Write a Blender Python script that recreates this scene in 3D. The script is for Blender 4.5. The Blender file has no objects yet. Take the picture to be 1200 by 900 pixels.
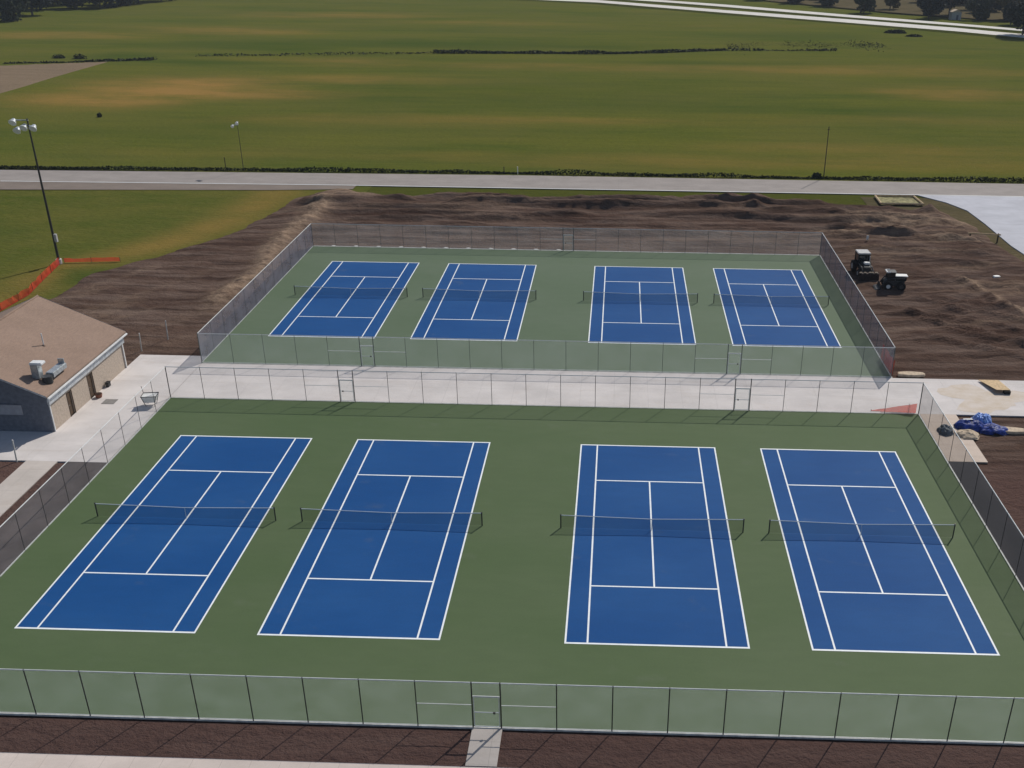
import bpy, bmesh, math, random
import numpy as np
from mathutils import Vector, Matrix
random.seed(7)
C = bpy.context.scene.collection
R = math.radians

# ------------------------------------------------------------------ camera
cd = bpy.data.cameras.new('camera'); cam = bpy.data.objects.new('camera', cd); C.objects.link(cam)
bpy.context.scene.camera = cam
r_ = Vector((0.99952835, 0.02914193, 0.00968611)); u_ = Vector((-0.02061124, 0.40279243, 0.91505925)); f_ = Vector((-0.02276510, 0.91482731, -0.40320311))
M = Matrix((r_, u_, -f_)).transposed().to_4x4(); M.translation = (0, 0, 39.195)
cam.matrix_world = M
cd.sensor_width = 36; cd.lens = 1130.24/1200*36
cd.shift_x = -95.14/1200; cd.shift_y = -45/1200
cd.clip_start = 0.5; cd.clip_end = 6000

# ------------------------------------------------------------------ light
SUN = Vector((1.72, 2.55, 3.0)).normalized()
w = bpy.data.worlds.new('World'); bpy.context.scene.world = w; w.use_nodes = True
sky = w.node_tree.nodes.new('ShaderNodeTexSky'); sky.sky_type = 'NISHITA'; sky.sun_disc = False
sky.sun_elevation = math.asin(SUN.z); sky.sun_rotation = math.atan2(SUN.x, SUN.y)
bg = w.node_tree.nodes['Background']; bg.inputs[1].default_value = 0.07
w.node_tree.links.new(sky.outputs[0], bg.inputs[0])
sl = bpy.data.lights.new('sun', 'SUN'); sl.energy = 3.3; sl.angle = R(0.53); sl.color = (1.0, 0.94, 0.85)
so = bpy.data.objects.new('sun', sl); C.objects.link(so); so.location = SUN*200
so.rotation_euler = (-SUN).to_track_quat('-Z', 'Y').to_euler()
vs = bpy.context.scene.view_settings
vs.view_transform = 'Standard'; vs.look = 'None'; vs.gamma = 1; vs.use_curve_mapping = False; vs.exposure = 0.2

# ------------------------------------------------------------------ materials
def new_mat(name):
    m = bpy.data.materials.new(name); m.use_nodes = True
    nt = m.node_tree; b = nt.nodes['Principled BSDF']
    return m, nt, b
def N(nt, t, **k):
    n = nt.nodes.new(t)
    for a, v in k.items(): setattr(n, a, v)
    return n
def mapped(nt, scale, rot=0.0, obj=False):
    g = N(nt, 'ShaderNodeTexCoord' if obj else 'ShaderNodeNewGeometry')
    mp = N(nt, 'ShaderNodeMapping'); mp.inputs['Scale'].default_value = scale; mp.inputs['Rotation'].default_value = (0, 0, rot)
    nt.links.new(g.outputs['Object' if obj else 'Position'], mp.inputs[0]); return mp
def noise(nt, scale, detail=4, rough=.55, rot=0.0, lo=.35, hi=.65, obj=False):
    mp = mapped(nt, scale, rot, obj); n = N(nt, 'ShaderNodeTexNoise'); n.inputs['Scale'].default_value = 1
    n.inputs['Detail'].default_value = detail; n.inputs['Roughness'].default_value = rough
    nt.links.new(mp.outputs[0], n.inputs['Vector'])
    mr = N(nt, 'ShaderNodeMapRange'); mr.inputs[1].default_value = lo; mr.inputs[2].default_value = hi
    nt.links.new(n.outputs[0], mr.inputs[0]); return mr.outputs[0]
def mix(nt, fac, a, b):
    m = N(nt, 'ShaderNodeMix', data_type='RGBA')
    for idx, v in ((0, fac), (6, a), (7, b)):
        if isinstance(v, (tuple, list)): m.inputs[idx].default_value = (*v[:3], 1)
        elif isinstance(v, (int, float)): m.inputs[idx].default_value = v
        else: nt.links.new(v, m.inputs[idx])
    return m.outputs[2]
def attr(nt, name):
    a = N(nt, 'ShaderNodeAttribute'); a.attribute_name = name; return a.outputs['Fac']
def mul(nt, a, k):
    m = N(nt, 'ShaderNodeMath', operation='MULTIPLY'); nt.links.new(a, m.inputs[0])
    if isinstance(k, (int, float)): m.inputs[1].default_value = k
    else: nt.links.new(k, m.inputs[1])
    return m.outputs[0]
def bump(nt, b, h, strength, dist):
    bp = N(nt, 'ShaderNodeBump'); bp.inputs['Strength'].default_value = strength; bp.inputs['Distance'].default_value = dist
    nt.links.new(h, bp.inputs['Height']); nt.links.new(bp.outputs[0], b.inputs['Normal'])
def simple(name, c, rough=.6, metal=0, var=.15, scale=2.0, bmp=0, obj=True, spec=.3):
    m, nt, b = new_mat(name)
    n = noise(nt, (scale,)*3, obj=obj)
    nt.links.new(mix(nt, n, tuple(x*(1-var) for x in c), tuple(min(1, x*(1+var)) for x in c)), b.inputs['Base Color'])
    b.inputs['Roughness'].default_value = rough; b.inputs['Metallic'].default_value = metal
    b.inputs['Specular IOR Level'].default_value = spec
    if bmp: bump(nt, b, n, .5, bmp)
    return m
def court_mat(name, c1, c2, spec):
    m, nt, b = new_mat(name)
    n1 = noise(nt, (.09, .16, .1), 3, .5, .2); n2 = noise(nt, (.5, 1.6, 1), 5, .6, 0, .4, .62); n3 = noise(nt, (9, 9, 9), 3, .7)
    col = mix(nt, n1, c1, c2)
    col = mix(nt, mul(nt, n2, .16), col, tuple(x*.72 for x in c1))
    col = mix(nt, mul(nt, n3, .16), col, tuple(x*1.45 for x in c2))
    st = noise(nt, (.35, .55, 1), 4, .6, .6, .62, .74)          # faint scuffs and dried puddle marks
    col = mix(nt, mul(nt, st, .12), col, (.16, .17, .15))
    nt.links.new(col, b.inputs['Base Color']); b.inputs['Roughness'].default_value = .7
    b.inputs['Specular IOR Level'].default_value = spec
    bump(nt, b, noise(nt, (40, 40, 40), 2, .7), .25, .004)
    return m
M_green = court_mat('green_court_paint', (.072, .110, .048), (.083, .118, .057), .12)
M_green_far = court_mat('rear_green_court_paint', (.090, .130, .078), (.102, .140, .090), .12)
M_blue = court_mat('blue_court_paint', (.006, .060, .205), (.012, .074, .228), .10)
M_line = simple('white_court_line', (.74, .78, .80), .6, var=.05)

def concrete(name, c, joint=None, stain=.25):
    m, nt, b = new_mat(name)
    n1 = noise(nt, (.25, .4, .3), 4, .6); n2 = noise(nt, (6, 6, 6), 4, .7); n3 = noise(nt, (.6, .9, 1), 5, .65, .3, .55, .75)
    col = mix(nt, n1, tuple(x*.88 for x in c), tuple(min(1, x*1.06) for x in c))
    col = mix(nt, mul(nt, n2, .2), col, tuple(x*.7 for x in c))
    col = mix(nt, mul(nt, n3, stain), col, (c[0]*.72, c[1]*.62, c[2]*.5))
    tr = noise(nt, (.07, 1.3, 1), 4, .6, .03, .56, .7)
    col = mix(nt, mul(nt, tr, .22), col, (c[0]*.66, c[1]*.6, c[2]*.55))
    if joint:
        mp = mapped(nt, (1, 1, 1)); br = N(nt, 'ShaderNodeTexBrick'); br.offset = 0; br.squash = 1
        br.inputs['Scale'].default_value = 1; br.inputs['Mortar Size'].default_value = .012; br.inputs['Mortar Smooth'].default_value = .3
        br.inputs['Brick Width'].default_value = joint[0]; br.inputs['Row Height'].default_value = joint[1]
        nt.links.new(mp.outputs[0], br.inputs['Vector'])
        col = mix(nt, mul(nt, br.outputs['Fac'], .55), col, tuple(x*.45 for x in c))
    nt.links.new(col, b.inputs['Base Color']); b.inputs['Roughness'].default_value = .85; b.inputs['Specular IOR Level'].default_value = .2
    return m
M_conc = concrete('pale_concrete', (.60, .565, .55), (3.05, 3.75))
M_conc2 = concrete('path_concrete', (.50, .455, .42), (1.5, 1.5))
M_lot = concrete('lot_concrete', (.46, .47, .52), (4.5, 4.5), .1)
M_road = concrete('road_concrete', (.29, .262, .245), (6, 40), .12)
M_highway = concrete('highway_concrete', (.62, .60, .56), None, .05)
M_shoulder = concrete('gravel_shoulder', (.20, .165, .14), None, .4)
m, nt, b = new_mat('spilled_sand_film')
nt.links.new(mix(nt, noise(nt, (.5, .9, 1), 5, .7, .3), (.50, .42, .33), (.58, .52, .47)), b.inputs['Base Color']); b.inputs['Roughness'].default_value = .95; M_sand = m
M_curb = simple('curb_concrete', (.50, .50, .48), .85, var=.2)

# dirt: attributes 'tan' and 'wet' are soil kinds, laid where the ground is clay, gravel or topsoil
m, nt, b = new_mat('bare_topsoil')
n1 = noise(nt, (.06, .22, .2), 5, .6, .05); n2 = noise(nt, (1.3, 2.0, 3), 5, .7, 0, .3, .7); n3 = noise(nt, (.09, .75, .3), 5, .6, -.10, .42, .62); n4 = noise(nt, (.10, 1.1, .3), 4, .55, -.14, .52, .62)
col = mix(nt, n1, (.070, .042, .032), (.122, .080, .062))
col = mix(nt, mul(nt, n2, .40), col, (.062, .042, .036))
col = mix(nt, mul(nt, n3, .50), col, (.20, .150, .125))
col = mix(nt, mul(nt, n4, .60), col, (.038, .025, .021))
col = mix(nt, mul(nt, attr(nt, 'tan'), noise(nt, (.9, 1.3, 1), 5, .7, .6, .3, .6)), col, (.29, .21, .15))
col = mix(nt, mul(nt, attr(nt, 'front'), .8), col, (.105, .064, .056))
nt.links.new(col, b.inputs['Base Color']); b.inputs['Roughness'].default_value = 1; b.inputs['Specular IOR Level'].default_value = 0
n5 = noise(nt, (5, 6, 5), 4, .8, 0, .3, .7); b5 = N(nt, 'ShaderNodeMath', operation='MULTIPLY_ADD'); nt.links.new(n5, b5.inputs[0]); b5.inputs[1].default_value = .3; nt.links.new(n2, b5.inputs[2])
bump(nt, b, b5.outputs[0], .75, .17)
M_dirt = m
m, nt, b = new_mat('dark_gravel')
nt.links.new(mix(nt, noise(nt, (.3, .12, .3), 5, .6), (.012, .012, .016), (.030, .028, .033)), b.inputs['Base Color']); b.inputs['Roughness'].default_value = .9
M_gravel = m

# grass
def grass(name, c1, c2, c3, streak=(.012, .09, .05), rot=0.0, attrs=True):
    m, nt, b = new_mat(name)
    n1 = noise(nt, streak, 5, .6, rot); n2 = noise(nt, (streak[0]*4, streak[1]*6, 1), 6, .7, rot, .38, .62); n3 = noise(nt, (.9, 2.2, 1), 4, .75)
    col = mix(nt, n1, c1, c2); col = mix(nt, mul(nt, n2, .4), col, c3)
    col = mix(nt, mul(nt, n3, .35), col, tuple(x*.55 for x in c1))
    bl = noise(nt, (.022, .035, 1), 5, .65, .2, .4, .62); col = mix(nt, mul(nt, bl, .35), col, (.125, .115, .034) if attrs else c2)
    if attrs:
        brk = noise(nt, (.045, .11, 1), 6, .72, .1, .22, .6)
        col = mix(nt, mul(nt, attr(nt, 'dry'), brk), col, (.270, .165, .050))
        col = mix(nt, mul(nt, attr(nt, 'lush'), .8), col, (.040, .072, .014))
    nt.links.new(col, b.inputs['Base Color']); b.inputs['Roughness'].default_value = 1; b.inputs['Specular IOR Level'].default_value = 0
    bump(nt, b, n3, .6, .15)
    return m
M_field = grass('meadow_grass', (.068, .096, .019), (.112, .122, .022), (.160, .148, .028), (.011, .05, .05))
M_lawn = grass('mown_lawn', (.066, .092, .016), (.118, .118, .026), (.15, .135, .036), (.05, .10, .05), .5)
M_strip = grass('roadside_grass', (.055, .072, .014), (.080, .088, .018), (.10, .092, .022), (.06, .4, .05), 0, False)
M_scrub = grass('trampled_scrub', (.075, .068, .036), (.125, .100, .058), (.16, .13, .075), (.1, .2, .1), 0.4, False)
M_tilled = grass('tilled_soil', (.19, .145, .10), (.24, .18, .125), (.16, .125, .085), (.02, .3, .1), .1, False)

def leafmat(name, c1, c2):
    m, nt, b = new_mat(name)
    oi = N(nt, 'ShaderNodeNewGeometry')
    nt.links.new(mix(nt, oi.outputs['Random Per Island'], c1, c2), b.inputs['Base Color'])
    b.inputs['Roughness'].default_value = .8; b.inputs['Specular IOR Level'].default_value = .15
    return m
M_leaf_dark = leafmat('haze_blue_foliage', (.012, .022, .024), (.028, .040, .034))  # blue of the distant haze is mixed into this leaf colour
M_leaf_mid = leafmat('grey_green_foliage', (.030, .042, .030), (.062, .072, .044))
M_leaf_dry = leafmat('yellowing_foliage', (.075, .066, .030), (.13, .105, .045))
M_weed = leafmat('ditch_shade_weeds', (.014, .024, .008), (.030, .042, .013))  # shade of the ditch bank is put into this dark leaf colour
M_brush = leafmat('marsh_brush', (.014, .024, .012), (.045, .055, .026))
M_bark = simple('bark', (.09, .075, .06), .9, var=.3, scale=4)

# metal, fabric
M_post = simple('backlit_fence_post', (.035, .036, .036), .5, var=.2)  # shade of the backlit fence posts is put into the colour
M_post_grey = simple('grey_fence_post', (.10, .115, .11), .6, var=.15)
M_rail = simple('sunlit_galvanised_rail', (.62, .64, .64), .5, .1, var=.08)  # sun sheen on the round rails is put into the pale colour
def sheet(name, col, cover, transl=.5):
    m = bpy.data.materials.new(name); m.use_nodes = True; nt = m.node_tree; nt.nodes.clear()
    out = N(nt, 'ShaderNodeOutputMaterial'); tr = N(nt, 'ShaderNodeBsdfTransparent'); df = N(nt, 'ShaderNodeBsdfDiffuse'); tl = N(nt, 'ShaderNodeBsdfTranslucent')
    n = noise(nt, (.5, .5, .7), 4, .6)
    c = mix(nt, n, tuple(x*.85 for x in col), tuple(x*1.12 for x in col))
    nt.links.new(c, df.inputs[0]); nt.links.new(c, tl.inputs[0])
    a = N(nt, 'ShaderNodeMixShader'); a.inputs[0].default_value = transl
    nt.links.new(df.outputs[0], a.inputs[1]); nt.links.new(tl.outputs[0], a.inputs[2])
    # knitted links: a diamond lattice that averages to the wanted cover
    z = N(nt, 'ShaderNodeMix', data_type='FLOAT'); nt.links.new(n, z.inputs[0]); z.inputs[2].default_value = cover*.92; z.inputs[3].default_value = cover*1.08
    f = N(nt, 'ShaderNodeMixShader'); nt.links.new(z.outputs[0], f.inputs[0])
    nt.links.new(tr.outputs[0], f.inputs[1]); nt.links.new(a.outputs[0], f.inputs[2]); nt.links.new(f.outputs[0], out.inputs[0])
    return m
M_mesh = sheet('chain_link_mesh', (.44, .49, .48), .25, .5)
M_mesh_rear = sheet('rear_chain_link_mesh', (.40, .43, .45), .19, .5)
M_mesh_thin = sheet('fine_chain_link_mesh', (.44, .44, .46), .13, .5)
M_mesh_dense = sheet('blue_grey_dense_mesh', (.26, .27, .33), .58, .4)
M_net = sheet('black_netting', (.006, .008, .012), .26, .2)
M_tape = simple('white_net_tape', (.55, .60, .66), .7, var=.05)
M_mesh_dark = sheet('dark_mesh', (.045, .048, .06), .34, .4)
M_mesh_slate = sheet('slate_dense_mesh', (.11, .115, .15), .62, .4)
M_orange = sheet('orange_barrier_netting', (.66, .075, .04), .72, .4)
M_wall = simple('tan_masonry', (.42, .35, .29), .9, var=.10, scale=5, bmp=.02)
m, nt, b = new_mat('brown_shingle')
n1 = noise(nt, (.3, .5, .5), 4, .6); n2 = noise(nt, (7, 2.2, 4), 4, .8, 0, .3, .7)
nt.links.new(mix(nt, mul(nt, n2, .5), mix(nt, n1, (.26, .18, .135), (.30, .21, .16)), (.15, .105, .085)), b.inputs['Base Color'])
b.inputs['Roughness'].default_value = .95; bump(nt, b, n2, .5, .03); M_roof = m
M_trim = simple('white_trim', (.66, .67, .68), .5, var=.08)
M_soffit = simple('grey_metal_fascia', (.50, .53, .56), .45, .3, var=.2, scale=3)
M_door = simple('brown_door', (.085, .055, .035), .6, var=.15)
M_gable = simple('slate_siding', (.13, .14, .17), .7, var=.15, scale=3)
M_win = simple('grey_window_panel', (.33, .33, .36), .3, var=.1)
M_steel = simple('galvanised_steel', (.42, .45, .47), .35, .5, var=.2, scale=5)
M_black = simple('black_rubber', (.012, .012, .013), .75, var=.3, scale=8)
M_dgrey = simple('dark_grey_steel', (.05, .052, .055), .5, .2, var=.25, scale=6)
M_white = simple('white_paint', (.72, .72, .70), .45, var=.1, scale=4)
M_glass = simple('tinted_cab_glass', (.012, .016, .02), .12, var=.1, spec=.6)
M_grey = simple('light_grey_panel', (.40, .40, .40), .5, var=.15, scale=4)
M_rust = simple('scuffed_bucket_steel', (.035, .022, .018), .7, .2, var=.4, scale=5)
M_lamp = simple('floodlight_lens', (.86, .88, .90), .2, var=.03)
M_wood = simple('plywood', (.50, .37, .22), .85, var=.18, scale=4)
M_slab = simple('pale_stone_slab', (.48, .39, .29), .9, var=.2, scale=4, bmp=.03)
M_blue_tarp = simple('blue_tarp', (.012, .035, .21), .5, var=.5, scale=2.5)
M_lblue_tarp = simple('light_blue_plastic', (.20, .32, .66), .45, var=.3, scale=4)  # the plastic's own lighter blue
M_tarp_grey = simple('grey_tarp', (.10, .12, .14), .6, var=.4, scale=5)
M_pole = simple('weathered_timber_pole', (.055, .042, .032), .9, var=.25)
M_drain = simple('iron_grate', (.20, .19, .18), .8, var=.2, scale=8)
M_terra = simple('terracotta', (.22, .09, .06), .8, var=.2, scale=6)
M_straw = simple('straw_mat', (.22, .20, .10), .95, var=.45, scale=1.6, bmp=.05)

# ------------------------------------------------------------------ object helpers
def tag(o, label=None, cat=None, group=None, kind=None):
    for k, v in (('label', label), ('category', cat), ('group', group), ('kind', kind)):
        if v: o[k] = v
    return o
def empty(name, loc=(0, 0, 0), rz=0):
    o = bpy.data.objects.new(name, None); C.objects.link(o); o.location = loc; o.rotation_euler = (0, 0, rz); o.empty_display_size = .3
    return o
class MB:
    def __init__(s): s.v = []; s.f = []; s.mi = []; s.cur = 0
    def add(s, vs, fs):
        o = len(s.v); s.v += [tuple(x) for x in vs]; s.f += [tuple(i+o for i in f) for f in fs]; s.mi += [s.cur]*len(fs); return s
    def box(s, c, d, rz=0, M=None):
        x, y, z = (t/2 for t in d); vs = [Vector((a*x, b_*y, c_*z)) for a in (-1, 1) for b_ in (-1, 1) for c_ in (-1, 1)]
        rot = Matrix.Rotation(rz, 3, 'Z') if M is None else M
        vs = [rot @ q + Vector(c) for q in vs]
        return s.add(vs, [(0, 1, 3, 2), (4, 6, 7, 5), (0, 4, 5, 1), (2, 3, 7, 6), (0, 2, 6, 4), (1, 5, 7, 3)])
    def tube(s, p, q, r, n=6, r2=None, cap=True):
        p, q = Vector(p), Vector(q); d = (q-p).normalized(); a = d.orthogonal().normalized(); b_ = d.cross(a); r2 = r if r2 is None else r2
        vs = []
        for P, rr in ((p, r), (q, r2)):
            for i in range(n):
                t = 2*math.pi*i/n; vs.append(P + a*rr*math.cos(t) + b_*rr*math.sin(t))
        fs = [(i, (i+1) % n, n+(i+1) % n, n+i) for i in range(n)]
        if cap: fs += [tuple(range(n))[::-1], tuple(range(n, 2*n))]
        return s.add(vs, fs)
    def path(s, pts, r, n=6):
        for a, b_ in zip(pts, pts[1:]): s.tube(a, b_, r, n)
        return s
    def quad(s, *p): return s.add(p, [tuple(range(len(p)))])
    def prism(s, prof, x0, x1, axis='x'):
        n = len(prof)
        mk = (lambda x, a, b_: (x, a, b_)) if axis == 'x' else (lambda x, a, b_: (a, x, b_))
        return s.add([mk(x0, *q) for q in prof]+[mk(x1, *q) for q in prof], [tuple(range(n)), tuple(range(2*n-1, n-1, -1))]+[(i, i+n, (i+1) % n+n, (i+1) % n) for i in range(n)])
    def build(s, name, mat, parent=None, bevel=0, smooth=False):
        me = bpy.data.meshes.new(name); me.from_pydata(s.v, [], s.f)
        for mm in (mat if isinstance(mat, (list, tuple)) else [mat]): me.materials.append(mm)
        me.polygons.foreach_set('material_index', s.mi)
        bm = bmesh.new(); bm.from_mesh(me); bmesh.ops.recalc_face_normals(bm, faces=bm.faces[:]) if bevel or smooth else None
        if bevel: bmesh.ops.bevel(bm, geom=bm.edges[:], offset=bevel, segments=2, affect='EDGES', clamp_overlap=True)
        bm.to_mesh(me); bm.free()
        if smooth: me.polygons.foreach_set('use_smooth', [True]*len(me.polygons))
        o = bpy.data.objects.new(name, me); C.objects.link(o)
        if parent: o.parent = parent
        return o
def copy_tree(o, parent=None):
    c = o.copy(); C.objects.link(c); c.parent = parent
    for ch in list(o.children): copy_tree(ch, c)
    return c
def poly(name, pts, z, mat, label=None, kind='structure', thick=0):
    mb = MB(); n = len(pts)
    if thick:
        mb.add([(x, y, z) for x, y in pts]+[(x, y, z-thick) for x, y in pts], [tuple(range(n))]+[(i, i+n, (i+1) % n+n, (i+1) % n) for i in range(n)])
    else: mb.quad(*[(x, y, z) for x, y in pts])
    o = mb.build(name, mat, smooth=False)
    me = o.data
    bm = bmesh.new(); bm.from_mesh(me); bmesh.ops.recalc_face_normals(bm, faces=bm.faces[:])
    if max(bm.faces, key=lambda f: f.calc_area()).normal.z < 0: bmesh.ops.reverse_faces(bm, faces=bm.faces[:])
    bm.to_mesh(me); bm.free(); o['kind'] = kind
    if label: o['label'] = label
    return o
def rect(x0, y0, x1, y1): return [(x0, y0), (x1, y0), (x1, y1), (x0, y1)]

# ------------------------------------------------------------------ numpy noise
def vnoise(x, y, seed=0):
    xi = np.floor(x).astype(np.int64); yi = np.floor(y).astype(np.int64); xf = x-xi; yf = y-yi
    u = xf*xf*(3-2*xf); v = yf*yf*(3-2*yf)
    def h(a, b_):
        n = (a*374761393 + b_*668265263 + seed*982451653) & 0xffffffff
        n = ((n ^ (n >> 13))*1274126177) & 0xffffffff
        return ((n ^ (n >> 16)) & 0xffff)/65535.0
    return (h(xi, yi)*(1-u)+h(xi+1, yi)*u)*(1-v)+(h(xi, yi+1)*(1-u)+h(xi+1, yi+1)*u)*v
def fbm(x, y, o=4, seed=0):
    s = 0; a = .5
    for i in range(o): s = s+a*vnoise(x, y, seed+i*17); x = x*2.03+5.1; y = y*2.03+1.7; a *= .5
    return s/(1-.5**o)
def sstep(a, b_, x): t = np.clip((x-a)/(b_-a), 0, 1); return t*t*(3-2*t)
def sdf(px, py, P):      # >0 inside
    P = np.array(P, float); ins = np.zeros(px.shape, bool); d = np.full(px.shape, 1e9)
    for (x0, y0), (x1, y1) in zip(P, np.roll(P, -1, 0)):
        ex, ey = x1-x0, y1-y0; t = np.clip(((px-x0)*ex+(py-y0)*ey)/(ex*ex+ey*ey+1e-12), 0, 1)
        d = np.minimum(d, np.hypot(px-x0-t*ex, py-y0-t*ey))
        c = ((y0 > py) != (y1 > py)) & (px < (x1-x0)*(py-y0)/((y1-y0) if y1 != y0 else 1e-12)+x0); ins ^= c
    return np.where(ins, d, -d)
def grid(name, X, Y, Z, mat, attrs={}, keep=None):
    ny, nx = X.shape; v = np.stack([X, Y, Z], -1).reshape(-1, 3)
    i = np.arange(ny*nx).reshape(ny, nx); f = np.stack([i[:-1, :-1], i[:-1, 1:], i[1:, 1:], i[1:, :-1]], -1).reshape(-1, 4)
    if keep is not None: f = f[keep.reshape(-1)[f].any(1)]
    me = bpy.data.meshes.new(name); me.from_pydata(v.tolist(), [], f.tolist()); me.materials.append(mat)
    me.polygons.foreach_set('use_smooth', [True]*len(me.polygons))
    for k, a in attrs.items():
        at = me.attributes.new(k, 'FLOAT', 'POINT'); at.data.foreach_set('value', a.reshape(-1).astype(np.float32))
    o = bpy.data.objects.new(name, me); C.objects.link(o); o['kind'] = 'structure'; return o

# ------------------------------------------------------------------ ground, fields
poly('ground', rect(-4000, -1500, 4000, 5000), -1.3, M_strip)
poly('verge', rect(-420, 100, 420, 158.2), -.16, M_strip)
xs = np.arange(-420, 421, 4.0); ys = np.arange(158, 760, 3.0); X, Y = np.meshgrid(xs, ys)
def patches(L):
    s = np.zeros(X.shape)
    for cx, cy, rx, ry, a in L:
        wv = (fbm(X*.025+4, Y*.08, 4, 5)-.5)*1.1
        s = np.maximum(s, a*(1-sstep(.1, 1.3, np.hypot((X-cx)/rx, (Y-cy)/ry)+wv)))
    return s
dry = patches([(-119, 224, 24, 16, 1.1), (-108, 250, 34, 16, 1.1), (-112, 238, 30, 16, 1.2), (-98, 237, 30, 12, .8), (-70, 262, 40, 10, .5), (-7, 292, 90, 9, .55), (-14, 209, 55, 7, .65), (82, 251, 26, 12, .95), (110, 248, 30, 10, .8),
               (70, 290, 60, 12, .7), (-116, 444, 45, 22, .45), (-148, 375, 40, 14, .5), (-205, 352, 40, 14, .5), (10, 172, 110, 7, .55), (60, 184, 60, 7, .55), (-50, 205, 40, 6, .35),
               (-60, 420, 60, 12, .35), (40, 420, 50, 10, .3), (-90, 300, 40, 9, .4), (60, 214, 50, 6, .4), (-35, 240, 40, 6, .2)])
dry = dry*np.where(X < -60, 1.0, .62)
lush = patches([(-60, 340, 90, 14, .8), (-20, 240, 70, 26, .35), (-125, 330, 50, 14, .6), (40, 226, 60, 8, .45), (-95, 190, 40, 8, .35), (60, 380, 50, 18, .5), (-150, 300, 14, 10, .7), (30, 302, 40, 5, .5), (-120, 290, 25, 5, .8)])
Z = (fbm(X*.012, Y*.012, 3, 3)-.5)*1.2*sstep(165, 240, Y) - .05
# furrows of a drainage line along the brush
grid('meadow', X, Y, Z, M_field, {'dry': dry, 'lush': lush})
P = np.array([(-149, 286.7), (-200, 262), (-262, 236), (-262, 190), (-146, 196), (-147.9, 230.6)])
xs = np.arange(-264, -144, 2.0); yy = np.arange(188, 290, 2.0); X, Y = np.meshgrid(xs, yy)
sd = sdf(X, Y, P)
Zt = (fbm(X*.012, Y*.012, 3, 3)-.5)*1.2*sstep(165, 240, Y) - .05 + .12 - .5*(1-sstep(-1.5, .5, sd))
grid('tilled_field', X, Y, Zt, M_tilled, {'dry': X*0, 'lush': X*0}, sd > -2)

xs = np.arange(-140, -38, 1.5); yy = np.arange(80, 153, 1.5); X, Y = np.meshgrid(xs, yy)
d1 = .6*np.maximum(0, 1-sstep(0, 7, np.abs(np.interp(Y, [100, 110, 117, 131, 145], [-66, -63, -58, -51.5, -50])-3-X)))*.9
lu = (1-sstep(.3, 1.1, np.hypot((X+95)/22, (Y-122)/9)+fbm(X*.1, Y*.1, 3)-.5))*.7 + (1-sstep(.3, 1.1, np.hypot((X+63)/6, (Y-106)/4)+fbm(X*.2, Y*.2, 3)-.5))*.9
grid('lawn', X, Y, X*0-.12+(fbm(X*.06, Y*.06, 3)-.5)*.1, M_lawn, {'dry': d1, 'lush': lu})
poly('scrub_ground', [(38, 149.2), (38, 128), (46, 112), (90, 112), (90, 149.2)], -.11, M_scrub)

# ------------------------------------------------------------------ dirt
xs = np.arange(-78, 78, .36); yy = np.arange(28, 150, .36); X, Y = np.meshgrid(xs, yy)
D1 = [(-46.5, 80), (-64, 80), (-65, 95), (-63.5, 100), (-63.2, 106), (-61.2, 110), (-58.6, 113.5), (-56.2, 117.6), (-53, 123.4), (-50.3, 131.8), (-49.6, 137.2), (-49.4, 142.5), (-46.5, 146.8), (-43.7, 148), (-40, 146.5), (-36.3, 145.3), (-21.8, 145.8), (-3.2, 146), (23.2, 146.3), (32.5, 144.2), (39.1, 142.2), (43.3, 141.5), (47.5, 143.5), (49, 139), (51, 134), (51.2, 124.8), (52, 118.8), (57, 110), (63, 95), (77, 88), (77, 80)]
sd = np.maximum.reduce([sdf(X, Y, D1), sdf(X, Y, rect(26.6, 28, 76, 78)), sdf(X, Y, rect(-60, 34.5, 60, 38.6)), sdf(X, Y, rect(-76, 28, -39.3, 64.4))])
sd = sd + (fbm(X*.35, Y*.35, 4, 9)-.5)*1.6*sstep(-44, -50, X)*sstep(84, 95, Y) + (fbm(X*.3, Y*.3, 4, 2)-.5)*1.8*sstep(120, 128, Y)
mask = sstep(-.8, .6, sd)
flat = np.minimum.reduce([-sdf(X, Y, rect(-39.5, 38.4, 26.7, 75.6)), -sdf(X, Y, rect(-39.8, 82.8, 26.3, 119)), -sdf(X, Y, rect(-46.5, 64, 80, 84.6)), -sdf(X, Y, rect(-8, 30, -5, 39)), -sdf(X, Y, rect(-46.2, 30, -39, 65)), -sdf(X, Y, rect(-80, 20, 80, 38.6)), -sdf(X, Y, rect(-62, 68, -46, 82))])
fl = sstep(.15, 3.5, flat)
edge = sstep(-.3, 3, sd)
def ridged(n): return 1-np.abs(2*n-1)
zz = (fbm(X*.5, Y*.8, 4, 1)-.5)*.20 + (vnoise(X*1.6, Y*1.6, 17)-.5)*.10*fbm(X*.15, Y*.3, 2, 18)*2
# spoil berm behind the courts
wob = (fbm(X*.05, Y*0, 3, 4)-.5)*5
berm = np.exp(-((Y-139.5-wob)/3.4)**2)*sstep(-47, -38, X)*(1-sstep(36, 48, X))
zz += berm*(.1+.8*ridged(fbm(X*.035+3+.5*fbm(X*.1, Y*.1, 2, 32), Y*.42, 4, 21))**2)
back = sstep(120, 126, Y)*(1-sstep(44, 56, X))
zz += back*(ridged(fbm(X*.032+.6*fbm(X*.09, Y*.09, 2, 31), Y*.5, 3, 33))-.5)*.9
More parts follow.
